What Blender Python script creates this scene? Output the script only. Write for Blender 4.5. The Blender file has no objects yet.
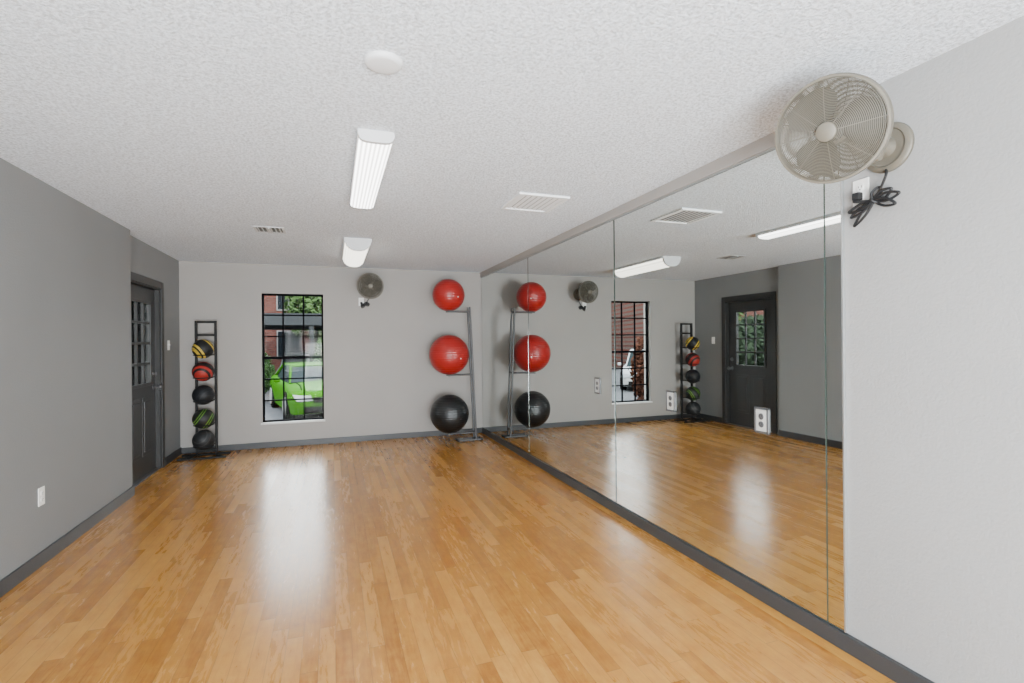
import bpy, bmesh, math, random
from mathutils import Vector, Matrix
random.seed(7)
PI = math.pi
C = bpy.context.scene.collection

# ------------------------------------------------------------------ dimensions
XL, XLD, XR = -1.772, -1.852, 2.175
YB, YF, YJ = 7.52, -2.6, 5.62
U = .025                     # small lift of everything hung on the walls
H = 2.475
CAMZ = 1.405

# ------------------------------------------------------------------ materials
def new_mat(name):
    m = bpy.data.materials.new(name); m.use_nodes = True
    nt = m.node_tree
    return m, nt, nt.nodes['Principled BSDF']

def mat(name, col, rough=0.5, metal=0.0, bump=None, vary=None, coat=0.0, emit=None, out=False):
    m, nt, p = new_mat(name)
    p.inputs['Base Color'].default_value = (*col, 1)
    p.inputs['Roughness'].default_value = rough
    p.inputs['Metallic'].default_value = metal
    p.inputs['Coat Weight'].default_value = coat
    if out: p.inputs['IOR'].default_value = 1.04
    if emit:
        p.inputs['Emission Color'].default_value = (*emit[0], 1)
        p.inputs['Emission Strength'].default_value = emit[1]
    tc = nt.nodes.new('ShaderNodeTexCoord')
    if vary:
        n = nt.nodes.new('ShaderNodeTexNoise'); n.inputs['Scale'].default_value = vary[0]
        n.inputs['Detail'].default_value = 4
        r = nt.nodes.new('ShaderNodeMapRange')
        r.inputs['From Min'].default_value = .3; r.inputs['From Max'].default_value = .7
        r.inputs['To Min'].default_value = 1 - vary[1]; r.inputs['To Max'].default_value = 1 + vary[1]
        mx = nt.nodes.new('ShaderNodeVectorMath'); mx.operation = 'SCALE'
        mx.inputs[0].default_value = col
        nt.links.new(tc.outputs['Object'], n.inputs['Vector'])
        nt.links.new(n.outputs['Fac'], r.inputs['Value'])
        nt.links.new(r.outputs['Result'], mx.inputs['Scale'])
        nt.links.new(mx.outputs['Vector'], p.inputs['Base Color'])
    if bump:
        n = nt.nodes.new('ShaderNodeTexNoise'); n.inputs['Scale'].default_value = bump[0]
        n.inputs['Detail'].default_value = 3
        b = nt.nodes.new('ShaderNodeBump'); b.inputs['Strength'].default_value = bump[1]
        b.inputs['Distance'].default_value = bump[2]
        nt.links.new(tc.outputs['Object'], n.inputs['Vector'])
        nt.links.new(n.outputs['Fac'], b.inputs['Height'])
        nt.links.new(b.outputs['Normal'], p.inputs['Normal'])
    return m

M = {}
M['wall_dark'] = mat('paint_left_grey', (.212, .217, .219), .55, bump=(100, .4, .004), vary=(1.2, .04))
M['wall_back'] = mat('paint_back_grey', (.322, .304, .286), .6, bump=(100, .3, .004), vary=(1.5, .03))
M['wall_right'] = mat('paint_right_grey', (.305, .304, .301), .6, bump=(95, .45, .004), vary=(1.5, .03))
M['trim'] = mat('trim_dark_grey', (.036, .038, .041), .45, vary=(5, .05))
M['door'] = mat('door_dark_grey', (.022, .0215, .021), .42, vary=(5, .05))
M['white'] = mat('white_enamel', (.82, .83, .84), .4, vary=(8, .02))
M['sill'] = mat('sill_paint', (.62, .61, .60), .5, vary=(8, .02))
M['vent'] = mat('vent_grey_white', (.60, .61, .62), .45, vary=(8, .02))
M['duct'] = mat('duct_grey', (.24, .24, .242), .8, vary=(8, .05))
M['plate'] = mat('white_plastic', (.82, .81, .78), .3, vary=(20, .02))
M['plate_dull'] = mat('dull_white_plastic', (.48, .48, .46), .4, vary=(20, .02))
M['slot'] = mat('dark_slot', (.012, .012, .012), .5, vary=(20, .1))
M['black'] = mat('black_metal', (.004, .004, .004), .7, vary=(9, .15))
M['rubber'] = mat('black_rubber', (.008, .008, .009), .55, bump=(60, .2, .002))
M['steel'] = mat('grey_steel', (.095, .095, .098), .45, .3, vary=(8, .06))
M['alu'] = mat('aluminium_trim', (.42, .43, .43), .3, .7, vary=(8, .05))
M['fan'] = mat('fan_warm_grey_metal', (.125, .113, .088), .5, .1, vary=(10, .05))
M['fandark'] = mat('fan_rear_wire_shaded', (.040, .036, .028), .7, .1, vary=(10, .05))  # darker than the front wires, inner shade of the cage put into colour
M['fanblade'] = mat('fan_blade', (.036, .033, .026), .85, 0, vary=(10, .05))  # coloured dark so the inside of the fan looks shaded
M['glass_edge'] = mat('mirror_edge_green', (.055, .085, .075), .15, .3, vary=(10, .05))
M['winframe'] = mat('black_window_frame', (.006, .006, .007), .5, vary=(10, .1), out=True)
M['asphalt'] = mat('asphalt', (.060, .060, .063), .9, bump=(40, .5, .01), vary=(3, .1), out=True)
M['grass'] = mat('grass', (.018, .038, .011), .9, bump=(50, .8, .02), vary=(6, .3), out=True)
M['tyre'] = mat('tyre', (.006, .006, .006), .7, vary=(10, .1), out=True)
M['carglass'] = mat('car_glass', (.010, .014, .015), .2, vary=(3, .05), out=True)
M['lamp'] = mat('headlamp', (.16, .17, .18), .3, .1, vary=(10, .05), out=True)
M['green_car'] = mat('lime_green_paint', (.015, .066, .0020), .45, vary=(3, .03), out=True)
M['white_car'] = mat('white_car_paint', (.20, .205, .21), .4, vary=(3, .02), out=True)
M['silver_car'] = mat('grey_car_paint', (.08, .085, .092), .4, vary=(3, .02), out=True)
M['bark'] = mat('bark', (.045, .028, .018), .9, bump=(20, .6, .02), vary=(8, .2), out=True)
M['leaf_a'] = mat('leaf_green', (.013, .028, .009), .6, vary=(3, .45), out=True)
M['leaf_b'] = mat('leaf_light_green', (.030, .055, .018), .6, vary=(3, .45), out=True)
M['leaf_c'] = mat('leaf_grey_green', (.017, .025, .015), .7, vary=(3, .5), out=True)
M['leaf_red'] = mat('leaf_rust', (.042, .018, .012), .7, vary=(5, .4), out=True)
M['beam'] = mat('grey_beam', (.022, .024, .026), .6, vary=(4, .1), out=True)
M['roof'] = mat('shingle_roof', (.03, .029, .028), .85, bump=(30, .5, .02), vary=(5, .15), out=True)
M['winwhite'] = mat('window_trim_white', (.14, .14, .14), .6, vary=(5, .05), out=True)
M['shade'] = mat('dark_window', (.008, .010, .012), .2, vary=(3, .1), out=True)

def lens_mat(name, col, lo, hi):
    m, nt, p = new_mat(name)
    tc = nt.nodes.new('ShaderNodeTexCoord')
    w = nt.nodes.new('ShaderNodeTexWave'); w.bands_direction = 'X'; w.inputs['Scale'].default_value = 14
    r = nt.nodes.new('ShaderNodeMapRange'); r.inputs['To Min'].default_value = lo; r.inputs['To Max'].default_value = hi
    nt.links.new(tc.outputs['Object'], w.inputs['Vector']); nt.links.new(w.outputs['Fac'], r.inputs['Value'])
    nt.links.new(r.outputs['Result'], p.inputs['Emission Strength'])
    p.inputs['Emission Color'].default_value = (*col, 1); p.inputs['Base Color'].default_value = (.85, .85, .85, 1)
    return m
M['lens'] = lens_mat('lit_lens_near', (1, .99, .97), 2.6, 9.0)
M['lens_far'] = lens_mat('lit_lens_far', (1, .95, .83), 2.4, 4.4)

def popcorn():
    m, nt, p = new_mat('popcorn_ceiling')
    tc = nt.nodes.new('ShaderNodeTexCoord')
    n = nt.nodes.new('ShaderNodeTexNoise'); n.inputs['Scale'].default_value = 72; n.inputs['Detail'].default_value = 4
    n.inputs['Roughness'].default_value = .72
    b = nt.nodes.new('ShaderNodeBump'); b.inputs['Strength'].default_value = 1.0; b.inputs['Distance'].default_value = .018
    r = nt.nodes.new('ShaderNodeMapRange'); r.inputs['From Min'].default_value = .38; r.inputs['From Max'].default_value = .58
    r.inputs['To Min'].default_value = .58; r.inputs['To Max'].default_value = .93  # low spots coloured darker, relief shading put into the colour
    s = nt.nodes.new('ShaderNodeVectorMath'); s.operation = 'SCALE'; s.inputs[0].default_value = (.925, .975, 1.04)
    nt.links.new(tc.outputs['Object'], n.inputs['Vector'])
    nt.links.new(n.outputs['Fac'], b.inputs['Height']); nt.links.new(b.outputs['Normal'], p.inputs['Normal'])
    nt.links.new(n.outputs['Fac'], r.inputs['Value'])
    nt.links.new(r.outputs['Result'], s.inputs['Scale'])
    nt.links.new(s.outputs['Vector'], p.inputs['Base Color'])
    p.inputs['Roughness'].default_value = .9
    return m
M['ceiling'] = popcorn()

def mirror_mat():
    m, nt, p = new_mat('mirror_silver')
    p.inputs['Metallic'].default_value = 1; p.inputs['Roughness'].default_value = 0.0
    tc = nt.nodes.new('ShaderNodeTexCoord')
    n = nt.nodes.new('ShaderNodeTexNoise'); n.inputs['Scale'].default_value = .7
    mx = nt.nodes.new('ShaderNodeMix'); mx.data_type = 'RGBA'
    mx.inputs[6].default_value = (.75, .785, .77, 1); mx.inputs[7].default_value = (.77, .80, .785, 1)
    nt.links.new(tc.outputs['Object'], n.inputs['Vector']); nt.links.new(n.outputs['Fac'], mx.inputs[0])
    nt.links.new(mx.outputs[2], p.inputs['Base Color'])
    return m
M['mirror'] = mirror_mat()

def glass_mat():
    m = bpy.data.materials.new('clear_pane'); m.use_nodes = True
    nt = m.node_tree; nt.nodes.clear()
    o = nt.nodes.new('ShaderNodeOutputMaterial'); t = nt.nodes.new('ShaderNodeBsdfTransparent')
    g = nt.nodes.new('ShaderNodeBsdfGlossy'); g.inputs['Roughness'].default_value = .02
    f = nt.nodes.new('ShaderNodeFresnel'); f.inputs['IOR'].default_value = 1.15
    mx = nt.nodes.new('ShaderNodeMixShader')
    t.inputs['Color'].default_value = (.95, .97, .96, 1)
    nt.links.new(f.outputs[0], mx.inputs[0]); nt.links.new(t.outputs[0], mx.inputs[1]); nt.links.new(g.outputs[0], mx.inputs[2])
    nt.links.new(mx.outputs[0], o.inputs[0])
    return m
M['glass'] = glass_mat()

def floor_mat():
    m, nt, p = new_mat('wood_strip_floor')
    N = nt.nodes; L = nt.links
    def math_(op, a, b=None, c=None):
        n = N.new('ShaderNodeMath'); n.operation = op
        for i, v in enumerate((a, b, c)):
            if v is None: continue
            if isinstance(v, (int, float)): n.inputs[i].default_value = v
            else: L.new(v, n.inputs[i])
        return n.outputs[0]
    tc = N.new('ShaderNodeTexCoord'); s = N.new('ShaderNodeSeparateXYZ'); L.new(tc.outputs['Object'], s.inputs[0])
    W, LEN = .072, .95
    xr = math_('DIVIDE', s.outputs['X'], W); row = math_('FLOOR', xr)
    wn = N.new('ShaderNodeTexWhiteNoise'); wn.noise_dimensions = '1D'; L.new(row, wn.inputs['W'])
    yr = math_('DIVIDE', s.outputs['Y'], LEN); yo = math_('ADD', yr, math_('MULTIPLY', wn.outputs['Value'], 7.3))
    col = math_('FLOOR', yo)
    cv = N.new('ShaderNodeCombineXYZ'); L.new(row, cv.inputs[0]); L.new(col, cv.inputs[1])
    w2 = N.new('ShaderNodeTexWhiteNoise'); w2.noise_dimensions = '2D'; L.new(cv.outputs[0], w2.inputs['Vector'])
    gv = N.new('ShaderNodeCombineXYZ')
    L.new(math_('MULTIPLY', s.outputs['X'], 44), gv.inputs[0])
    L.new(math_('ADD', math_('MULTIPLY', s.outputs['Y'], 6.0), math_('MULTIPLY', w2.outputs['Value'], 40)), gv.inputs[1])
    L.new(math_('MULTIPLY', w2.outputs['Value'], 30), gv.inputs[2])
    g = N.new('ShaderNodeTexNoise'); g.inputs['Scale'].default_value = 1.0; g.inputs['Detail'].default_value = 6
    g.inputs['Roughness'].default_value = .62; g.inputs['Distortion'].default_value = .5
    L.new(gv.outputs[0], g.inputs['Vector'])
    k = N.new('ShaderNodeTexNoise'); k.inputs['Scale'].default_value = 14; k.inputs['Detail'].default_value = 4
    k.inputs['Roughness'].default_value = .65
    L.new(tc.outputs['Object'], k.inputs['Vector'])
    f = math_('ADD', math_('MULTIPLY', w2.outputs['Value'], .22), math_('MULTIPLY', g.outputs['Fac'], .60))
    f = math_('ADD', f, math_('MULTIPLY', k.outputs['Fac'], .36))
    f = math_('SUBTRACT', f, .075)
    r = N.new('ShaderNodeValToRGB'); cr = r.color_ramp
    cr.elements[0].position = .15; cr.elements[0].color = (.190, .064, .008, 1)
    cr.elements[1].position = .88; cr.elements[1].color = (.62, .340, .082, 1)
    e = cr.elements.new(.36); e.color = (.325, .126, .017, 1)
    e = cr.elements.new(.56); e.color = (.465, .212, .036, 1)
    L.new(f, r.inputs['Fac'])
    fx = math_('FRACT', xr); fy = math_('FRACT', yo)
    ex = math_('MINIMUM', fx, math_('SUBTRACT', 1.0, fx)); ey = math_('MINIMUM', fy, math_('SUBTRACT', 1.0, fy))
    sx = math_('LESS_THAN', ex, .025); sy = math_('LESS_THAN', ey, .0026)
    seam = math_('MAXIMUM', sx, sy)
    mx = N.new('ShaderNodeMix'); mx.data_type = 'RGBA'
    L.new(math_('MULTIPLY', seam, .42), mx.inputs[0]); L.new(r.outputs['Color'], mx.inputs[6]); mx.inputs[7].default_value = (.11, .038, .006, 1)
    L.new(mx.outputs[2], p.inputs['Base Color'])
    b = N.new('ShaderNodeBump'); b.inputs['Strength'].default_value = .06; b.inputs['Distance'].default_value = .001
    L.new(math_('SUBTRACT', g.outputs['Fac'], seam), b.inputs['Height']); L.new(b.outputs['Normal'], p.inputs['Normal'])
    rr = N.new('ShaderNodeMapRange'); L.new(math_('ADD', math_('MULTIPLY', w2.outputs['Value'], .4), math_('MULTIPLY', g.outputs['Fac'], .6)), rr.inputs['Value'])
    rr.inputs['To Min'].default_value = .20; rr.inputs['To Max'].default_value = .34
    L.new(rr.outputs['Result'], p.inputs['Roughness'])
    p.inputs['Coat Weight'].default_value = .2; p.inputs['Coat Roughness'].default_value = .2
    return m
M['floor'] = floor_mat()

def brick_mat(name, c1, c2, mort):
    m, nt, p = new_mat(name)
    tc = nt.nodes.new('ShaderNodeTexCoord'); mp = nt.nodes.new('ShaderNodeMapping')
    mp.inputs['Rotation'].default_value = (PI/2, 0, 0)
    b = nt.nodes.new('ShaderNodeTexBrick'); b.inputs['Scale'].default_value = 2.0
    b.inputs['Color1'].default_value = (*c1, 1); b.inputs['Color2'].default_value = (*c2, 1); b.inputs['Mortar'].default_value = (*mort, 1)
    nt.links.new(tc.outputs['Object'], mp.inputs[0]); nt.links.new(mp.outputs[0], b.inputs['Vector'])
    nt.links.new(b.outputs['Color'], p.inputs['Base Color']); p.inputs['Roughness'].default_value = .85
    p.inputs['IOR'].default_value = 1.04
    return m
M['brick'] = brick_mat('red_brick', (.080, .028, .022), (.046, .019, .016), (.060, .045, .040))

def rubber_ball(name, col, rough=.33):
    m, nt, p = new_mat(name)
    tc = nt.nodes.new('ShaderNodeTexCoord')
    w = nt.nodes.new('ShaderNodeTexWave'); w.bands_direction = 'Z'; w.inputs['Scale'].default_value = 10
    b = nt.nodes.new('ShaderNodeBump'); b.inputs['Strength'].default_value = .35; b.inputs['Distance'].default_value = .005
    nt.links.new(tc.outputs['Object'], w.inputs['Vector']); nt.links.new(w.outputs['Fac'], b.inputs['Height'])
    nt.links.new(b.outputs['Normal'], p.inputs['Normal'])
    p.inputs['Base Color'].default_value = (*col, 1); p.inputs['Roughness'].default_value = rough
    return m
M['redball'] = rubber_ball('red_vinyl', (.33, .014, .012), .36)
M['blackball'] = rubber_ball('black_vinyl', (.008, .009, .010), .38)

def med_ball(name, base, col, lo, hi, scale=4.2):
    m, nt, p = new_mat(name)
    tc = nt.nodes.new('ShaderNodeTexCoord')
    w = nt.nodes.new('ShaderNodeTexWave'); w.bands_direction = 'DIAGONAL'; w.inputs['Scale'].default_value = scale
    w.inputs['Distortion'].default_value = 2.5; w.inputs['Detail'].default_value = 0
    r = nt.nodes.new('ShaderNodeValToRGB'); r.color_ramp.interpolation = 'CONSTANT'
    r.color_ramp.elements[0].color = (*base, 1); r.color_ramp.elements[1].color = (*base, 1)
    r.color_ramp.elements[1].position = hi
    e = r.color_ramp.elements.new(lo); e.color = (*col, 1)
    n = nt.nodes.new('ShaderNodeTexVoronoi'); n.inputs['Scale'].default_value = 120
    b = nt.nodes.new('ShaderNodeBump'); b.inputs['Strength'].default_value = .3; b.inputs['Distance'].default_value = .001
    nt.links.new(tc.outputs['Object'], w.inputs['Vector']); nt.links.new(w.outputs['Fac'], r.inputs['Fac'])
    nt.links.new(r.outputs['Color'], p.inputs['Base Color'])
    nt.links.new(tc.outputs['Object'], n.inputs['Vector']); nt.links.new(n.outputs['Distance'], b.inputs['Height'])
    nt.links.new(b.outputs['Normal'], p.inputs['Normal'])
    p.inputs['Roughness'].default_value = .5; p.inputs['Specular IOR Level'].default_value = .35
    return m

# ------------------------------------------------------------------ mesh helpers
def B(): return bmesh.new()

def box(bm, x0, x1, y0, y1, z0, z1, bev=0, mtx=None):
    r = bmesh.ops.create_cube(bm, size=1)
    vs = r['verts']
    for v in vs:
        v.co = Vector(((x0+x1)/2 + v.co.x*(x1-x0), (y0+y1)/2 + v.co.y*(y1-y0), (z0+z1)/2 + v.co.z*(z1-z0)))
    if bev:
        es = list({e for v in vs for e in v.link_edges})
        r2 = bmesh.ops.bevel(bm, geom=es, offset=bev, segments=2, affect='EDGES', profile=.5)
        vs = list({v for f in r2['faces'] for v in f.verts} | {v for v in vs if v.is_valid})
    if mtx is not None:
        for v in vs: v.co = mtx @ v.co
    return vs

def tube(bm, pts, r, seg=8, closed=False, cap=True):
    pts = [Vector(p) for p in pts]
    n = len(pts); rings = []
    up = None
    for i in range(n):
        if closed: d = pts[(i+1) % n] - pts[i-1]
        else: d = pts[min(i+1, n-1)] - pts[max(i-1, 0)]
        d.normalize()
        if up is None:
            up = Vector((0, 0, 1)) if abs(d.z) < .9 else Vector((1, 0, 0))
        s = d.cross(up)
        if s.length < 1e-6: s = d.orthogonal()
        s.normalize(); up = s.cross(d).normalized()
        rr = r[i] if isinstance(r, (list, tuple)) else r
        rings.append([bm.verts.new(pts[i] + (s*math.cos(a) + up*math.sin(a))*rr) for a in [2*PI*k/seg for k in range(seg)]])
    m = n if closed else n-1
    for i in range(m):
        a, b = rings[i], rings[(i+1) % n]
        for k in range(seg):
            bm.faces.new((a[k], a[(k+1) % seg], b[(k+1) % seg], b[k]))
    if cap and not closed:
        bm.faces.new(rings[0][::-1]); bm.faces.new(rings[-1])

def ring(bm, c, R, r, n=48, seg=5, mtx=None):
    pts = [Vector((c[0]+R*math.cos(2*PI*k/n), c[1]+R*math.sin(2*PI*k/n), c[2])) for k in range(n)]
    if mtx is not None: pts = [mtx @ p for p in pts]
    tube(bm, pts, r, seg, closed=True)

def lathe(bm, prof, seg=32, mtx=None):
    rings = []
    for (r, z) in prof:
        if r < 1e-6:
            p = Vector((0, 0, z)); rings.append([bm.verts.new(mtx @ p if mtx is not None else p)])
        else:
            l = []
            for k in range(seg):
                p = Vector((r*math.cos(2*PI*k/seg), r*math.sin(2*PI*k/seg), z))
                l.append(bm.verts.new(mtx @ p if mtx is not None else p))
            rings.append(l)
    for a, b in zip(rings[:-1], rings[1:]):
        if len(a) == 1 and len(b) == 1: continue
        for k in range(seg):
            k2 = (k+1) % seg
            if len(a) == 1: bm.faces.new((a[0], b[k2], b[k]))
            elif len(b) == 1: bm.faces.new((a[k], a[k2], b[0]))
            else: bm.faces.new((a[k], a[k2], b[k2], b[k]))

def loft(bm, rings, cap=True):
    vs = [[bm.verts.new(p) for p in r] for r in rings]
    n = len(vs[0])
    for a, b in zip(vs[:-1], vs[1:]):
        for k in range(n): bm.faces.new((a[k], a[(k+1) % n], b[(k+1) % n], b[k]))
    if cap:
        bm.faces.new(vs[0][::-1]); bm.faces.new(vs[-1])

def smooth_path(pts, n=8, closed=False):
    P = [Vector(p) for p in pts]; out = []
    m = len(P)
    rng = range(m) if closed else range(m-1)
    for i in rng:
        if closed: a, b, c, d = P[i-1], P[i], P[(i+1) % m], P[(i+2) % m]
        else: a, b, c, d = P[max(i-1, 0)], P[i], P[i+1], P[min(i+2, m-1)]
        for k in range(n):
            t = k/n
            out.append(.5*((2*b) + (-a+c)*t + (2*a-5*b+4*c-d)*t*t + (-a+3*b-3*c+d)*t**3))
    if not closed: out.append(P[-1])
    return out

def obj(name, bm, m, parent=None, smooth=False, loc=None):
    bmesh.ops.recalc_face_normals(bm, faces=bm.faces)
    if loc is not None:
        for v in bm.verts: v.co -= Vector(loc)
    me = bpy.data.meshes.new(name); bm.to_mesh(me); bm.free()
    if smooth:
        me.shade_smooth()
        try: me.set_sharp_from_angle(angle=math.radians(40))
        except Exception: pass
    o = bpy.data.objects.new(name, me); C.objects.link(o)
    me.materials.append(M[m] if isinstance(m, str) else m)
    if parent: o.parent = parent
    if loc is not None: o.location = loc
    return o

def tag(o, label, cat, group=None, kind=None):
    o['label'] = label; o['category'] = cat
    if group: o['group'] = group
    if kind: o['kind'] = kind
    return o

def struct(name, bm, m, parent=None, smooth=False):
    o = obj(name, bm, m, parent, smooth)
    if parent is None: o['kind'] = 'structure'
    return o

def thing(name, label, cat, loc=(0, 0, 0), rotz=0, group=None):
    o = bpy.data.objects.new(name, None); C.objects.link(o); o.empty_display_size = .1
    o.location = loc; o.rotation_euler = (0, 0, rotz)
    return tag(o, label, cat, group)

def sempty(name, loc=(0, 0, 0)):
    o = bpy.data.objects.new(name, None); C.objects.link(o); o.location = loc; o['kind'] = 'structure'
    return o

# ------------------------------------------------------------------ room shell
b = B(); box(b, XLD-.25, XR+.25, YF-.2, YB+.2, -.12, 0); struct('floor', b, 'floor')
b = B(); box(b, XLD-.25, XR+.25, YF-.2, YB+.2, H, H+.15); struct('ceiling', b, 'ceiling')

DY0, DY1, DZ = 5.81, 6.76, 2.04          # door opening
b = B()
box(b, XLD-.2, XL, YF, YJ, 0, H)
box(b, XLD-.2, XLD, YJ, DY0, 0, H)
box(b, XLD-.2, XLD, DY1, YB, 0, H)
box(b, XLD-.2, XLD, DY0, DY1, DZ, H)
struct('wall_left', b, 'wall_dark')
WX0, WX1, WZ0, WZ1 = -.905, -.125, .31+U, 2.06+U
b = B()
box(b, XLD-.2, WX0, YB, YB+.2, 0, H); box(b, WX1, XR+.2, YB, YB+.2, 0, H)
box(b, WX0, WX1, YB, YB+.2, 0, WZ0); box(b, WX0, WX1, YB, YB+.2, WZ1, H)
struct('wall_back', b, 'wall_back')
b = B(); box(b, XR, XR+.2, YF, YB, 0, H); struct('wall_right', b, 'wall_right')
b = B(); box(b, XLD-.2, XR+.2, YF-.2, YF, 0, H); struct('wall_front', b, 'wall_right')

BH, BT = .090, .014
b = B(); box(b, XL, XL+BT, YF, YJ+BT, 0, BH, .003); box(b, XLD, XL, YJ, YJ+BT, 0, BH, .003)
box(b, XLD, XLD+BT, DY1+.09, YB, 0, BH, .003); struct('baseboard_left', b, 'trim')
b = B(); box(b, XLD, XR, YB-BT, YB, 0, .080, .003); struct('baseboard_back', b, 'trim')
b = B(); box(b, XR-.024, XR, YF, YB-BT, 0, .078, .003); struct('baseboard_right', b, 'trim')

# ------------------------------------------------------------------ door
d = sempty('door_1', (XLD, (DY0+DY1)/2, 0))
b = B()
w = .075; hw = (DY1-DY0)/2
box(b, -.001, .016, -hw-w, -hw+.005, 0, DZ+w, .003); box(b, -.001, .016, hw-.005, hw+w, 0, DZ+w, .003); box(b, -.001, .016, -hw+.005, hw-.005, DZ-.005, DZ+w, .003)
box(b, -.14, -.001, -hw, -hw+.018, 0, DZ); box(b, -.14, -.001, hw-.018, hw, 0, DZ); box(b, -.14, -.001, -hw, hw, DZ-.018, DZ)
obj('door_casing', b, 'door', d)
sx0, sx1 = -.095, -.05; sy = hw-.022
gy, gz0, gz1 = .29, .98, 1.86
b = B()
box(b, sx0, sx1, -sy, -gy, .01, DZ-.022); box(b, sx0, sx1, gy, sy, .01, DZ-.022)
box(b, sx0, sx1, -gy, gy, .01, gz0); box(b, sx0, sx1, -gy, gy, gz1, DZ-.022)
slab = obj('door_slab', b, 'door', d)
for s in (-1, 1):
    b = B(); y0, y1 = (.03, .30) if s > 0 else (-.30, -.03)
    box(b, sx1-.002, sx1+.006, y0, y1, .22, .84, .004); box(b, sx1, sx1+.014, y0+.04, y1-.04, .26, .80, .006)
    obj('raised_panel', b, 'door', slab)
b = B()
for (a0, a1, c0, c1) in ((-gy-.02, -gy+.012, gz0-.02, gz1+.02), (gy-.012, gy+.02, gz0-.02, gz1+.02), (-gy, gy, gz0-.02, gz0+.012), (-gy, gy, gz1-.012, gz1+.02)):
    box(b, sx1-.01, sx1+.014, a0, a1, c0, c1, .003)
for k in (1, 2):
    y = -gy + 2*gy*k/3; box(b, sx1-.02, sx1+.004, y-.012, y+.012, gz0, gz1)
for k in (1, 2, 3):
    z = gz0 + (gz1-gz0)*k/4; box(b, sx1-.02, sx1+.004, -gy, gy, z-.012, z+.012)
obj('glazing_bars', b, 'door', slab)
b = B(); box(b, sx0+.015, sx0+.021, -gy, gy, gz0, gz1); obj('pane', b, 'glass', slab)
RX = Matrix.Rotation(PI/2, 4, 'Y')
b = B(); lathe(b, [(0, 0), (.032, 0), (.032, .008), (.012, .012), (.012, .045), (.026, .052), (.03, .068), (.024, .082), (0, .086)], 24, Matrix.Translation((sx1, sy-.065, .93)) @ RX)
obj('door_knob', b, 'steel', d, True)
b = B(); lathe(b, [(0, 0), (.032, 0), (.030, .012), (.018, .014), (.018, .022), (0, .024)], 24, Matrix.Translation((sx1, sy-.065, 1.08)) @ RX)
box(b, sx1+.02, sx1+.036, sy-.069, sy-.061, 1.062, 1.098); obj('deadbolt', b, 'steel', d, True)
for z in (.25, 1.03, 1.8):
    b = B(); tube(b, [(sx1+.004, -sy-.003, z), (sx1+.004, -sy-.003, z+.1)], .008); obj('hinge', b, 'steel', d)
b = B(); box(b, -.16, .0, -hw, hw, 0, .012, .003); obj('threshold', b, 'steel', d)

# ------------------------------------------------------------------ window
wn = sempty('window_1', ((WX0+WX1)/2, YB, WZ0))
ww, wh = (WX1-WX0)/2, WZ1-WZ0
b = B(); f = .024; fy0, fy1 = .07, .12
box(b, -ww, -ww+f, fy0, fy1, 0, wh); box(b, ww-f, ww, fy0, fy1, 0, wh)
box(b, -ww, ww, fy0, fy1, 0, f); box(b, -ww, ww, fy0, fy1, wh-f, wh)
box(b, -ww, ww, fy0-.01, fy1, wh/2-.018, wh/2+.018)
obj('window_frame', b, 'winframe', wn)
b = B()
for k in (1, 2):
    x = -ww+2*ww*k/3; box(b, x-.010, x+.010, fy0+.015, fy1-.01, 0, wh)
for k in (1, 2, 4, 5):
    z = wh*k/6; box(b, -ww, ww, fy0+.015, fy1-.01, z-.0095, z+.0095)
obj('glazing_bars', b, 'winframe', wn)
b = B(); box(b, -ww+f, ww-f, .105, .109, f, wh-f); obj('pane', b, 'glass', wn)
b = B(); box(b, -ww-.015, ww+.015, -.025, .07, -.020, 0.003, .004); obj('window_sill', b, 'sill', wn)

# ------------------------------------------------------------------ mirrors
edges = [1.65, 1.733, 3.60, 5.53, YB-.016]
ml = ['narrow strip of mirror at the near end beside the bare grey wall',
      'wide mirror panel nearest the camera reflecting the grey door',
      'mirror panel between the near and far panels reflecting the window',
      'mirror panel farthest from the camera beside the exercise ball rack']
MT, MB_ = 2.390, .082
for i in range(4):
    y0, y1 = edges[i]+.001, edges[i+1]-.001
    loc = (XR, (y0+y1)/2, MB_)
    r = thing('wall_mirror', ml[i], 'mirror', loc, 0, 'mirror panels along the right wall')
    hy = (y1-y0)/2
    b = B(); box(b, -.0075, -.001, -hy, hy, 0, MT-MB_); obj('glass_edge', b, 'glass_edge', r)
    e0, e1 = (.002, .003) if i == 0 else ((.003, .009) if i == 1 else (.009, .009))
    b = B(); box(b, -.0085, -.0075, -hy+e0, hy-e1, .003, MT-MB_-.003); obj('mirror_face', b, 'mirror', r)
b = B(); box(b, XR-.014, XR, 1.65, YB, MT, MT+.012, .002); struct('trim_1', b, 'alu')
b = B(); box(b, XR-.014, XR, 1.640, 1.650, MB_, MT+.01, .002); struct('trim_2', b, 'alu')
b = B(); box(b, XR-.022, XR, 1.60, YB, MT+.012, H, .002); struct('trim_3', b, 'wall_back')

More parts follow.
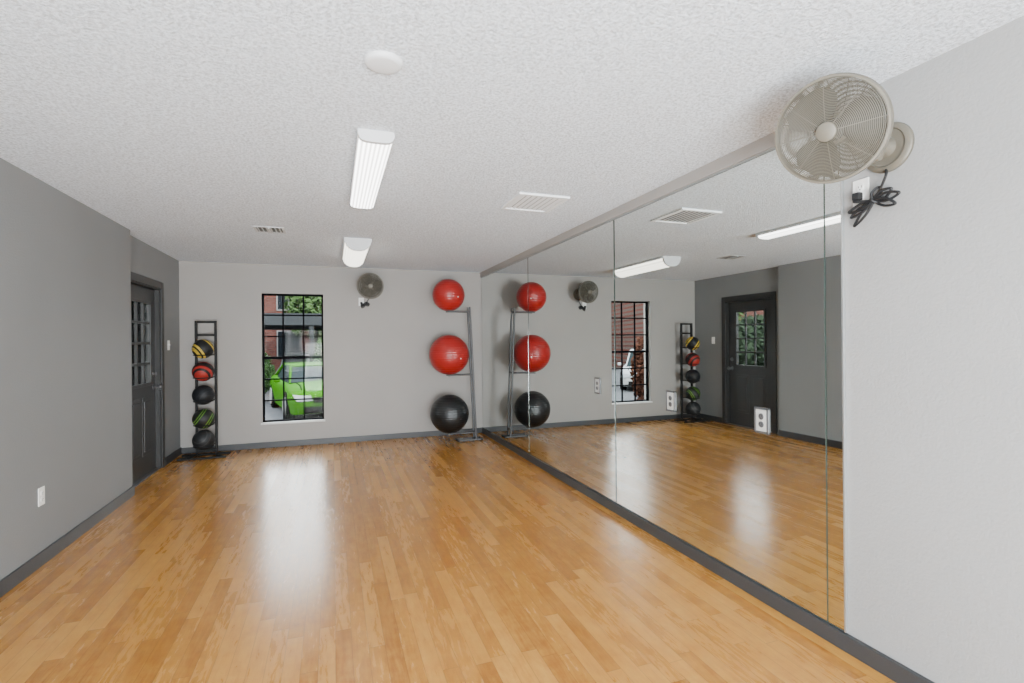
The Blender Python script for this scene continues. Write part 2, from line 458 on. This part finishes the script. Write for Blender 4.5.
# ------------------------------------------------------------------ outlets and switch  (local +x points into the room)
def outlet(loc, rotz, label, framed=False, kind='outlet', s=1.0):
    r = thing('electrical_outlet' if kind == 'outlet' else 'light_switch', label, 'outlet' if kind == 'outlet' else 'switch', loc, rotz)
    pm = 'plate_dull' if framed else 'plate'
    b = B(); box(b, 0, .006, -.036*s, .036*s, -.058*s, .058*s, .0025); obj('cover_plate', b, pm, r)
    if framed:
        b = B(); w, h, t = .047, .070, .011
        box(b, 0, .008, -w, -w+t, -h, h, .002); box(b, 0, .008, w-t, w, -h, h, .002)
        box(b, 0, .008, -w, w, -h, -h+t, .002); box(b, 0, .008, -w, w, h-t, h, .002)
        obj('metal_surround', b, 'steel', r)
    if kind == 'outlet':
        for z in (-.021, .021):
            b = B(); lathe(b, [(0, .0095), (.0155, .0095), (.017, .008), (.017, .004)], 20, Matrix.Translation((0, 0, z)) @ RX)
            sk = obj('socket', b, 'steel' if framed else 'plate', r, True)
            b = B(); box(b, .0090, .0100, -.008, -.0055, z-.001, z+.008); box(b, .0090, .0100, .0055, .008, z-.001, z+.008)
            box(b, .0090, .0100, -.002, .002, z-.011, z-.006); obj('slots', b, 'slot', sk)
    else:
        b = B(); box(b, .005, .008, -.006, .006, -.013, .013, .001); obj('toggle_frame', b, 'plate', r)
        b = B(); box(b, .006, .018, -.004, .004, -.001, .011, .001); obj('toggle', b, 'plate', r)
    return r
outlet((XR, 1.563, 2.015+U), PI, 'white outlet high on the right wall below the near wall fan')
for (y, z, l) in ((2.107, .945, 'metal framed outlet set in the mirror, nearest the camera'),
                  (2.88, .965, 'metal framed outlet in the mirror beside the reflected ball rack'),
                  (3.89, .99, 'metal framed outlet in the mirror beside the reflected window')):
    outlet((XR-.009, y, z+U), PI, l, True)
outlet((XL, 4.06, .44), 0, 'white outlet low on the dark grey left wall')
outlet((XLD, 7.05, 1.37+U), 0, 'white switch on the left wall beside the grey door', kind='switch')
outlet((.385, YB, 1.965+U), -PI/2, 'white outlet high on the back wall below the far wall fan')

# ------------------------------------------------------------------ wall fans (local +x points into the room)
def fan(loc, rotz, label, head, direc, rings_n, wr, cords, plug, R=.185):
    r = thing('wall_fan', label, 'fan', loc, rotz, 'wall mounted fans')
    Hd = Vector(head); D = Vector(direc).normalized()
    q = D.to_track_quat('Z', 'Y'); Mh = Matrix.Translation(Hd) @ q.to_matrix().to_4x4()
    def fz(x): return .022 + .040*(1-(x/R)**2.2)
    def bz(x): return -.012 - .075*(1-(x/R)**2.6)
    def grille(zf, n, wr, r0, spokes):
        b = B()
        for i in range(n):
            x = r0 + (R-r0)*i/(n-1); ring(b, (0, 0, zf(x)), x, wr, 56, 5, Mh)
        for k in range(spokes):
            a = 2*PI*k/spokes
            pts = [Mh @ Vector((x*math.cos(a), x*math.sin(a), zf(x)-.002)) for x in [r0+(R-r0)*j/8 for j in range(9)]]
            tube(b, pts, wr*1.1, 5)
        return b
    obj('front_grille', grille(fz, rings_n, wr, .034, 8), 'fan', r, True)
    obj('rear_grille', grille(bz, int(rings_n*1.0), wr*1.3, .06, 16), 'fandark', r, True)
    b = B(); lathe(b, [(R-.002, -.014), (R+.005, -.013), (R+.008, 0), (R+.008, .012), (R+.005, .026), (R-.003, .027), (R-.004, 0), (R-.002, -.014)], 64, Mh)
    obj('rim_band', b, 'fan', r, True)
    b = B(); lathe(b, [(0, .074), (.022, .073), (.033, .069), (.036, .062), (.034, .056), (0, .054)], 32, Mh); obj('hub_badge', b, 'fan', r, True)
    b = B(); lathe(b, [(0, .044), (.03, .042), (.04, .03), (.042, -.03), (0, -.034)], 28, Mh); obj('blade_hub', b, 'fanblade', r, True)
    for k in range(3):
        b = B(); a0 = 2*PI*k/3
        rows = []
        for i in range(7):
            x = .038 + (R-.022-.038)*i/6
            half = (.38+.42*math.sin(PI*min(1, .25+i/6*.62)))
            row = []
            for j in range(9):
                t = -1+2*j/8; a = a0 + t*half*(1.0 if i < 6 else .8)
                row.append(b.verts.new(Mh @ Vector((x*math.cos(a), x*math.sin(a), .004 + t*.022))))
            rows.append(row)
        for p, q2 in zip(rows[:-1], rows[1:]):
            for j in range(8): b.faces.new((p[j], p[j+1], q2[j+1], q2[j]))
        o = obj('fan_blade', b, 'fanblade', r, True)
        md = o.modifiers.new('t', 'SOLIDIFY'); md.thickness = .002
    b = B(); lathe(b, [(0, -.03), (.055, -.034), (.062, -.06), (.062, -.115), (.05, -.142), (.02, -.152), (0, -.153)], 32, Mh); obj('motor_housing', b, 'fan', r, True)
    b = B(); lathe(b, [(0, .0), (.096, .0), (.100, .005), (.100, .016), (.094, .023), (.078, .026), (.074, .020), (.040, .020), (.036, .030), (.030, .050), (.018, .056), (0, .057)], 48, RX); obj('wall_mount', b, 'fan', r, True)
    mb = Mh @ Vector((0, 0, -.125))
    b = B(); tube(b, smooth_path([(.045, 0, -.005), (.09, 0, -.045), tuple(Vector((.09, 0, -.045)).lerp(mb, .5)+Vector((0, 0, -.03))), tuple(mb)], 6), .021, 14)
    obj('support_arm', b, 'fan', r, True)
    b = B(); lathe(b, [(0, -.022), (.022, -.022), (.024, 0), (.022, .022), (0, .022)], 20, Matrix.Translation((.09, 0, -.045)) @ Matrix.Rotation(PI/2, 4, 'X')); obj('pivot_knob', b, 'fan', r, True)
    b = B()
    for path, cl in cords: tube(b, smooth_path(path, 8, cl), .0055, 7, closed=cl)
    obj('power_cord', b, 'rubber', r, True)
    b = B(); box(b, .011, .040, plug[0]-.016, plug[0]+.016, plug[1]-.017, plug[1]+.017, .005); obj('plug', b, 'rubber', r)
    return r

def bundle(cc, sc, plug):
    def lp(dy, dz, wob=.006):
        dy *= sc; dz *= sc
        cx, cy, cz = cc
        nx, nz = -dz, dy; l = math.hypot(dy, dz); nx, nz = nx/l*.015, nz/l*.015
        return ([(cx, cy, cz), (cx+wob, cy+dy*.5+nx, cz+dz*.5+nz), (cx, cy+dy, cz+dz), (cx-wob, cy+dy*.5-nx, cz+dz*.5-nz)], True)
    s = 1 if plug[0] < cc[1] else -1
    return [([(.02, .0, -.09), (.04, .012*s, -.12), (.03, -.02*s, -.17), cc, (.032, (cc[1]+plug[0])/2, plug[1]-.03), (.045, plug[0], plug[1]-.025), (.03, plug[0], plug[1]-.01)], False),
            lp(.10, .005), lp(.085, -.035), lp(-.10, -.05), lp(-.11, -.025), lp(-.085, -.09), lp(.07, .03), lp(.02, .05),
            ([(cc[0]-.008, cc[1]-.012, cc[2]+.014), (cc[0]+.012, cc[1]-.004, cc[2]), (cc[0]-.008, cc[1]+.012, cc[2]-.014), (cc[0]-.012, cc[1], cc[2])], True)]
fan((XR, 1.445, 2.165+U), PI, 'large grey wall fan in the foreground on the right wall above the mirror edge', (.40, .055, .0), (.863, .365, -.349), 29, .0014,
    bundle((.028, -.045, -.205), 1.0, (-.118, -.170)), (-.118, -.170))
fan((.49, YB, 2.15+U), -PI/2, 'small looking grey wall fan on the back wall beside the window', (.33, .0, .01), (.95, -.06, -.12), 24, .0015,
    bundle((.028, -.05, -.22), .6, (-.105, -.205)), (-.105, -.205), .172)

# ------------------------------------------------------------------ ceiling fittings
def wrap_light(x, y0, y1, wd, dp, label, lens='lens', ex=.55):
    yc, hl = (y0+y1)/2, (y1-y0)/2
    r = thing('ceiling_light', label, 'ceiling light', (x, yc, H), 0, 'fluorescent ceiling lights')
    hw = wd/2
    b = B(); box(b, -hw*1.10, hw*1.10, -hl+.004, hl-.004, -.030, -.0005, .003); obj('housing', b, 'vent', r)
    prof = []
    for k in range(17):
        a = PI*k/16
        prof.append((hw*math.copysign(abs(math.cos(a))**ex, math.cos(a)), -.018-(dp-.018)*(math.sin(a)**ex)))
    b = B(); loft(b, [[(px, y, pz) for px, pz in prof] for y in (-hl+.025, hl-.025)]); obj('diffuser', b, lens, r, True)
    for s in (-1, 1):
        b = B(); ya, yb = sorted((s*(hl-.028), s*hl))
        loft(b, [[(px*1.04, y, pz*1.05) for px, pz in prof] + [(-hw*1.04, y, -.001), (hw*1.04, y, -.001)] for y in (ya, yb)])
        obj('end_cap', b, 'vent', r)
wrap_light(.215, 2.62, 3.98, .166, .058, 'long lit fluorescent ceiling light nearest the camera')
wrap_light(.250, 5.38, 6.60, .25, .125, 'lit fluorescent ceiling light farther away near the back wall', 'lens_far', .95)
wrap_light(.22, -1.9, -.5, .19, .062, 'added unseen fluorescent ceiling light behind the camera')  # extra fixture added out of view for more light from behind

b = B(); lathe(b, [(0, -.020), (.052, -.0195), (.064, -.017), (.071, -.010), (.072, -.0003), (0, -.0003)], 40, Matrix.Translation((.19, 1.97, H)))
tag(obj('ceiling_cover_plate', b, 'vent', None, True, (.19, 1.97, H)), 'round white cover plate on the ceiling nearest the camera', 'cover plate')

def vent(x, y, wx, wy, n, label, tilt, fac=.45, matname='vent', cross=False, t=.032, drop=.014, back='slot'):
    r = thing('ceiling_vent', label, 'vent', (x, y, H))
    hx, hy = wx/2, wy/2
    b = B(); z0 = -drop
    box(b, -hx, -hx+t, -hy, hy, z0, 0, .002); box(b, hx-t, hx, -hy, hy, z0, 0, .002)
    box(b, -hx+t, hx-t, -hy, -hy+t, z0, 0, .002); box(b, -hx+t, hx-t, hy-t, hy, z0, 0, .002); obj('vent_frame', b, matname, r)
    b = B(); box(b, -hx+t, hx-t, -hy+t, hy-t, -.0015, -.0005); obj('duct_backing', b, back, r)
    b = B(); pw = (wx-2*t)/n
    for k in range(n):
        p = -hx+t + pw*(k+.5)
        mt = Matrix.Translation((p, 0, -.009)) @ Matrix.Rotation(tilt, 4, 'Y')
        box(b, -pw*fac, pw*fac, -hy+t, hy-t, -.0007, .0007, 0, mt)
    if cross:
        box(b, -.008, .008, -hy+t, hy-t, -.014, -.004)
    obj('louvres', b, matname, r)
vent(1.465, 3.60, .40, .44, 8, 'square white louvred vent in the ceiling near the mirrors', math.radians(9), .34, 'white', back='duct', drop=.016, t=.030)
vent(-.55, 5.22, .26, .26, 6, 'small dark slotted vent in the ceiling toward the left wall', math.radians(20), .2, cross=True, t=.02, drop=.006, back='steel')

# ------------------------------------------------------------------ medicine ball rack
RXm, RYm = -1.52, 7.24
r = thing('medicine_ball_rack', 'black metal ladder shaped rack holding five medicine balls by the door', 'ball rack', (RXm, RYm, 0))
for s in (-1, 1):
    b = B(); box(b, s*.108-.013, s*.108+.013, .08, .120, .03, 1.70, .004); obj('upright', b, 'black', r)
for z in (1.685, 1.52, .06):
    b = B(); box(b, -.095, .095, .088, .112, z-.014, z+.014, .003); obj('crossbar', b, 'black', r)
balls = [(1.345, .119), (1.065, .121), (.775, .122), (.480, .122), (.218, .124)]
for (z, rad) in balls:
    rz = z - .075; rr = math.sqrt(rad**2-.075**2)+.009
    b = B(); ring(b, (0, -.060, rz), rr, .007, 36, 8)
    for s in (-1, 1): tube(b, [(s*rr*.72, -.060+rr*.70, rz), (s*.100, .095, rz)], .007)
    obj('cradle', b, 'black', r, True)
b = B(); box(b, -.27, .27, .05, .11, 0, .022, .006)
for s in (-1, 1):
    tube(b, smooth_path([(s*.108, .09, .018), (s*.15, -.06, .016), (s*.23, -.16, .016)], 5), .015, 10)
box(b, -.26, .26, -.18, -.14, 0, .022, .006); obj('base', b, 'black', r)
medm = [(med_ball('ball_yellow', (.010, .010, .010), (.50, .35, .04), .72, .98, 2.6), 'black and yellow medicine ball, topmost in the black rack'),
        (med_ball('ball_red', (.014, .009, .009), (.30, .022, .016), .48, .95, 2.6), 'dark red and black medicine ball, second from top in the rack'),
        (med_ball('ball_blue', (.009, .010, .012), (.016, .018, .022), .55, .85), 'plain dark medicine ball in the middle of the rack'),
        (med_ball('ball_green', (.010, .011, .010), (.12, .27, .03), .82, .95, 3.4), 'black medicine ball with green stripes, second from bottom'),
        (med_ball('ball_grey', (.016, .017, .018), (.045, .045, .047), .70, .88, 3.0), 'dark grey medicine ball, lowest in the black rack')]
for i, ((z, rad), (mm, lab)) in enumerate(zip(balls, medm)):
    bl = thing('medicine_ball', lab, 'medicine ball', (RXm, RYm-.060, z), i*.9, 'medicine balls in the black rack')
    b = B(); bmesh.ops.create_uvsphere(b, u_segments=40, v_segments=24, radius=rad); obj('ball_shell', b, mm, bl, True)
    b = B(); tube(b, [(math.cos(a)*(rad+.0004), math.sin(a)*(rad+.0004), 0) for a in [2*PI*k/40 for k in range(40)]], .0016, 5, True)
    obj('seam', b, 'slot', bl, True)

# ------------------------------------------------------------------ exercise ball rack
ox, oy = 1.60, 7.0
r = thing('exercise_ball_rack', 'dark grey tubular rack holding three large exercise balls in the corner', 'ball rack', (ox, oy, 0))
xb, xt, off, zt = 1.91-ox, 1.83-ox, .062, 1.90
def upx(z): return xb + (xt-xb)*z/zt
for s in (-1, 1):
    b = B(); tube(b, [(upx(z), s*off, z) for z in (.02, .5, 1.0, 1.5, zt-.0)], .015, 12); obj('upright', b, 'steel', r, True)
eb = [(2.065, .225, 'redball', 'red exercise ball at the top of the dark grey rack'),
      (1.225, .280, 'redball', 'larger red exercise ball in the middle of the dark grey rack'),
      (.395, .270, 'blackball', 'black exercise ball at the bottom of the dark grey rack')]
bx = 1.54-ox
for (z, rad, mm, lab) in eb:
    cz = z - math.sqrt((rad+.0115)**2 - off**2)
    x0 = upx(cz)
    b = B()
    pts = [(x0, -off, cz), (bx+.02, -off, cz), (bx-.03, -off*.97, cz-.004)]
    tube(b, pts, .011, 10); tube(b, [(x, -y, zz) for x, y, zz in pts], .011, 10)
    tube(b, [(x0, -off, cz), (x0, off, cz)], .011, 10)
    obj('ball_support', b, 'steel', r, True)
b = B()
for s in (-1, 1):
    tube(b, [(.05, s*off, .018), (.39, s*off, .018)], .015, 12)
tube(b, [(xb, -off, .018), (xb, off, .018)], .015, 12)
obj('base_frame', b, 'steel', r, True)
for s in (-1, 1):
    for x in (.05, .39):
        b = B(); tube(b, [(x-.012, s*off, .018), (x+.012, s*off, .018)], .0175, 12); obj('foot_cap', b, 'rubber', r, True)
for (z, rad, mm, lab) in eb:
    bl = thing('exercise_ball', lab, 'exercise ball', (ox+bx, oy, z), .4, 'exercise balls in the dark grey rack')
    b = B(); bmesh.ops.create_uvsphere(b, u_segments=64, v_segments=40, radius=rad); obj('ball_shell', b, mm, bl, True)
    b = B(); lathe(b, [(0, rad+.003), (.008, rad+.003), (.011, rad-.003)], 16, Matrix.Rotation(math.radians(100), 4, 'X')); obj('valve_plug', b, 'plate' if mm == 'redball' else 'steel', bl, True)

# ------------------------------------------------------------------ outside
GZ = -.35
b = B(); box(b, -45, 35, YB+.2, 60, GZ-.1, GZ); box(b, -45, XLD-.25, -15, YB+.2, GZ-.1, GZ); struct('ground', b, 'asphalt')
b = B(); box(b, -12, 8, YB+.2, YB+1.0, GZ, GZ+.06); box(b, -4.5, XLD-.25, 0, YB+.2, GZ, GZ+.05)
struct('lawn', b, 'grass')

def car(name, loc, rotz, paint, label, ht=1.32):
    r = thing(name, label, 'car', loc, rotz)
    st = [(0, .64, .30, .54), (.07, .78, .20, .64), (.20, .84, .18, .69), (.45, .88, .18, .74), (1.25, .90, .18, .82), (2.4, .91, .18, .86), (3.6, .90, .18, .89), (4.15, .86, .24, .88), (4.35, .74, .34, .78)]
    b = B(); rings = []
    for (y, w, z0, z1) in st:
        zm = z0+(z1-z0)*.55
        rings.append([(-w*.93, y, z0), (-w, y, zm), (-w*.97, y, z1-.10), (-w*.90, y, z1-.03), (-w*.70, y, z1), (0, y, z1+.03), (w*.70, y, z1), (w*.90, y, z1-.03), (w*.97, y, z1-.10), (w, y, zm), (w*.93, y, z0)])
    loft(b, rings); body = obj('car_body', b, paint, r, True)
    b = B(); rings = []
    for (y, wb, wt, zb, zt) in [(1.2, .74, .72, .78, .83), (2.0, .80, .60, .80, ht-.03), (2.5, .81, .62, .82, ht-.005), (3.1, .80, .60, .82, ht-.03), (3.95, .74, .66, .80, .90)]:
        rings.append([(-wb, y, zb), (-wt, y, zt), (wt, y, zt), (wb, y, zb)])
    loft(b, rings); obj('car_windows', b, 'carglass', r)
    b = B(); rings = []
    for (y, wt, zt) in [(1.95, .60, ht-.045), (2.1, .61, ht-.01), (2.5, .63, ht+.01), (3.0, .61, ht-.005), (3.2, .59, ht-.05)]:
        rings.append([(-wt, y, zt-.02), (-wt*.9, y, zt+.012), (0, y, zt+.025), (wt*.9, y, zt+.012), (wt, y, zt-.02)])
    loft(b, rings); obj('car_roof', b, paint, r, True)
    for s in (-1, 1):
        b = B(); tube(b, [(s*.73, 1.2, .80), (s*.61, 1.98, ht-.03)], .028, 8); obj('roof_pillar', b, paint, r)
        b = B(); tube(b, [(s*.60, 3.15, ht-.03), (s*.70, 3.95, .87)], .05, 8); obj('roof_pillar', b, paint, r)
        b = B(); box(b, s*.98-.07, s*.98+.07, 1.45, 1.60, .83, .94, .03); obj('wing_mirror', b, paint, r)
        b = B(); tube(b, [(s*.62, .30, .735), (s*.58, .75, .785), (s*.60, 1.18, .825)], .012, 6); obj('bonnet_crease', b, 'tyre', r)
    for s in (-1, 1):
        for y in (.85, 3.5):
            b = B(); mt = Matrix.Translation((s*.80, y, .33)) @ RX
            lathe(b, [(0, -.1), (.30, -.1), (.33, -.07), (.33, .09), (.30, .115), (.22, .115), (.2, .1), (0, .1)], 32, mt)
            wheel = obj('wheel', b, 'tyre', r, True)
            b = B(); lathe(b, [(0, s*.122), (.05, s*.122), (.06, s*.108), (.20, s*.110), (.215, s*.12), (.22, s*.1)], 20, mt); obj('wheel_rim', b, 'winwhite', wheel, True)
        b = B(); vv = [(s*.44, -.045, .50), (s*.76, .01, .49), (s*.83, .09, .63), (s*.48, -.025, .60)]
        loft(b, [vv, [(x, y+.10, z) for x, y, z in vv]]); obj('headlight', b, 'lamp', r)
    b = B(); box(b, -.42, .42, -.035, .05, .44, .57, .01); obj('upper_grille', b, 'tyre', r)
    b = B(); box(b, -.6, .6, -.030, .08, .22, .37, .01); obj('lower_grille', b, 'tyre', r)
    b = B(); box(b, -.16, .16, -.045, -.025, .37, .44, .004); obj('number_plate', b, 'winwhite', r)
    return r
car('car', (.00, 12.0, GZ), math.radians(12), 'green_car', 'bright lime green car parked outside the window', 1.22)
car('car', (-5.6, 14.5, GZ), math.radians(35), 'white_car', 'white car outside seen in the window reflection', 1.4)
car('car', (-1.0, 18.6, GZ), math.radians(3), 'silver_car', 'grey car parked under the carport behind the green car', 1.4)

# carport
r = thing('carport', 'dark carport with flat roof and posts beyond the green car', 'carport', (-1, 17.6, GZ))
b = B(); box(b, -2.4, 7.0, 0, 6, 2.62, 2.68); obj('carport_roof', b, 'roof', r)
for y in (-.06, 2.5, 5.94):
    b = B(); box(b, -2.4, 7.0, y, y+.10, 2.34, 2.72); obj('carport_beam', b, 'beam', r)
for x in (-2.3, .35, 2.2, 4.2, 6.6):
    for y in (.05, 5.9):
        b = B(); box(b, x-.07, x+.07, y-.07, y+.07, 0, 2.62); obj('post', b, 'beam', r)

# brick buildings
def building(loc, wx, wy, hz, label, rotz=0):
    r = thing('apartment_building', label, 'building', loc, rotz)
    b = B(); box(b, 0, wx, 0, wy, 0, hz); obj('brick_wall', b, 'brick', r)
    n = int(wx/2.6)
    for i in range(n):
        for z in (1.0, 3.6):
            if z+1.5 > hz: continue
            x = 1.0+i*2.6
            b = B(); box(b, x-.06, x+1.16, -.06, .02, z-.06, z+1.46); w_ = obj('window_trim', b, 'winwhite', r)
            b = B(); box(b, x, x+.52, -.075, -.05, z, z+1.4); box(b, x+.58, x+1.1, -.075, -.05, z, z+1.4); obj('window_pane', b, 'shade', w_)
    b = B(); loft(b, [[(-.4, -.5, hz), (wx+.4, -.5, hz), (wx+.4, wy+.5, hz), (-.4, wy+.5, hz)], [(.5, wy*.5-.2, hz+1.0), (wx-.5, wy*.5-.2, hz+1.0), (wx-.5, wy*.5+.2, hz+1.0), (.5, wy*.5+.2, hz+1.0)]])
    obj('hipped_roof', b, 'roof', r)
building((-9, 30, GZ), 16, 8, 5.2, 'red brick apartment building behind the carport')
building((-24, 20, GZ), 13.0, 8, 5.2, 'red brick apartment building far to the left outside', 0.25)

def leaves(bm, c, rad, n, size):
    for _ in range(n):
        d = Vector((random.gauss(0, 1), random.gauss(0, 1), random.gauss(0, 1))).normalized() * (random.random()**.45)
        p = Vector(c) + Vector((d.x*rad[0], d.y*rad[1], d.z*rad[2]))
        a = Vector((random.gauss(0, 1), random.gauss(0, 1), random.gauss(0, 1))).normalized(); e = a.orthogonal().normalized()
        s = size*random.uniform(.6, 1.3)
        vs = [bm.verts.new(p + a*s), bm.verts.new(p + e*s*.5), bm.verts.new(p - a*s), bm.verts.new(p - e*s*.5)]
        bm.faces.new(vs)
def tree(name, cat, loc, h, rad, m, label, n=2500, size=.12):
    r = thing(name, label, cat, loc)
    b = B(); tube(b, smooth_path([(0, 0, -.02), (.05, .02, h*.35), (-.03, 0, h*.6), (0, 0, h*.85)], 4), [.11*h/4*(1-.06*i) for i in range(13)], 10)
    for k in range(5):
        a = k*1.3; tube(b, [(0, 0, h*.45), (math.cos(a)*rad*.4, math.sin(a)*rad*.4, h*.65), (math.cos(a)*rad*.7, math.sin(a)*rad*.7, h*.8)], [.05*h/4, .035*h/4, .015*h/4], 8)
    obj('trunk', b, 'bark', r, True)
    b = B()
    for k in range(7):
        a = k*2.4; q = rad*.5*(k > 0)
        leaves(b, (math.cos(a)*q, math.sin(a)*q, h*(.54+.22*random.random())), (rad*.6, rad*.6, h*.27), n//7, size)
    obj('foliage', b, m, r)
tree('tree', 'tree', (-.3, 26.8, GZ), 5.2, 1.8, 'leaf_b', 'light green tree behind the carport outside the window', 5500, .16)
tree('tree', 'tree', (-5.2, 26.3, GZ), 4.6, 1.5, 'leaf_a', 'dark green tree outside beyond the left of the window', 4200, .16)
tree('tree', 'tree', (-11.2, 17.6, GZ), 4.2, 1.2, 'leaf_b', 'green tree outside in front of the left building', 4000, .13)
def shrub(loc, rad, hz, m, label, n=1500, size=.06, name='shrub'):
    r = thing(name, label, 'shrub', loc)
    b = B()
    for k in range(5):
        a = k*1.256; tube(b, [(0, 0, -.01), (math.cos(a)*rad*.4, math.sin(a)*rad*.4, hz*.6)], .012, 6)
    obj('stems', b, 'bark', r)
    b = B(); leaves(b, (0, 0, hz*.55), (rad, rad, hz*.45), n, size); obj('foliage', b, m, r)
shrub((-2.2, 16.7, GZ), .55, 1.6, 'leaf_a', 'dark green shrub at the left end of the carport', 3500)
shrub((.02, 16.85, GZ), .60, 2.2, 'leaf_b', 'light green shrub just behind the green car', 3600, .07)
shrub((-2.20, 9.6, GZ), .30, 1.9, 'leaf_red', 'rust red shrub outside seen in the window reflection', 1800)
shrub((-3.9, 6.2, GZ), .55, 1.5, 'leaf_c', 'grey green shrub outside the door glass', 2500)
shrub((-4.9, 9.0, GZ), 1.0, 2.3, 'leaf_c', 'large grey green shrub outside beyond the door', 6000, .08)
shrub((-5.9, 20.8, GZ), 1.2, 2.6, 'leaf_a', 'wide dark hedge shrub in the distance beyond the door', 7000, .10)
shrub((-4.3, 4.2, GZ), .7, 1.9, 'leaf_a', 'dark green shrub outside near side of the door', 2500)

# ------------------------------------------------------------------ light
w = bpy.data.worlds.new('World'); bpy.context.scene.world = w; w.use_nodes = True
nt = w.node_tree; bg = nt.nodes['Background']
tc = nt.nodes.new('ShaderNodeTexCoord'); sp = nt.nodes.new('ShaderNodeSeparateXYZ'); rp = nt.nodes.new('ShaderNodeValToRGB')
nt.links.new(tc.outputs['Generated'], sp.inputs[0]); nt.links.new(sp.outputs['Z'], rp.inputs['Fac'])
rp.color_ramp.elements[0].color = (.06, .07, .08, 1); rp.color_ramp.elements[1].color = (.75, .86, 1, 1)
e = rp.color_ramp.elements.new(.10); e.color = (.10, .12, .14, 1)
e = rp.color_ramp.elements.new(.19); e.color = (1, 1, 1, 1)
nt.links.new(rp.outputs['Color'], bg.inputs['Color']); bg.inputs['Strength'].default_value = 14.5
sl = bpy.data.lights.new('sun', 'SUN'); sl.energy = 9; sl.angle = .03; sl.color = (1, .95, .87)
so = bpy.data.objects.new('sun', sl); C.objects.link(so)
so.rotation_euler = Vector((-.45, .75, -.85)).to_track_quat('-Z', 'Y').to_euler()

def area(name, loc, direc, sx, sy, e, col=(1, 1, 1)):
    l = bpy.data.lights.new(name, 'AREA'); l.shape = 'RECTANGLE'; l.size = sx; l.size_y = sy; l.energy = e; l.color = col
    o = bpy.data.objects.new(name, l); C.objects.link(o); o.location = loc
    o.rotation_euler = Vector(direc).to_track_quat('-Z', 'Y').to_euler()
    return o
area('ceiling_fill', (.1, -1.4, .7), (0, 1.28, 1), 1.8, 1.8, 590, (.90, .965, 1))  # added fill lamp behind the camera, aimed up to brighten the ceiling
area('rear_fill', (.15, YF+.05, 1.4), (0, 1, 0.12), 3.2, 1.8, 230, (.95, .98, 1))  # added fill lamp in front of the solid rear wall, no window there

# ------------------------------------------------------------------ camera
cam = bpy.data.cameras.new('Camera'); cam.sensor_width = 36; cam.lens = 505/1024*36; cam.clip_start = .05
co = bpy.data.objects.new('Camera', cam); C.objects.link(co)
rot = Matrix.Rotation(-math.atan(179/505), 4, 'Z') @ Matrix.Rotation(PI/2, 4, 'X') @ Matrix.Rotation(math.radians(-.5), 4, 'Z')
co.matrix_world = Matrix.Translation((0, 0, CAMZ)) @ rot
bpy.context.scene.camera = co
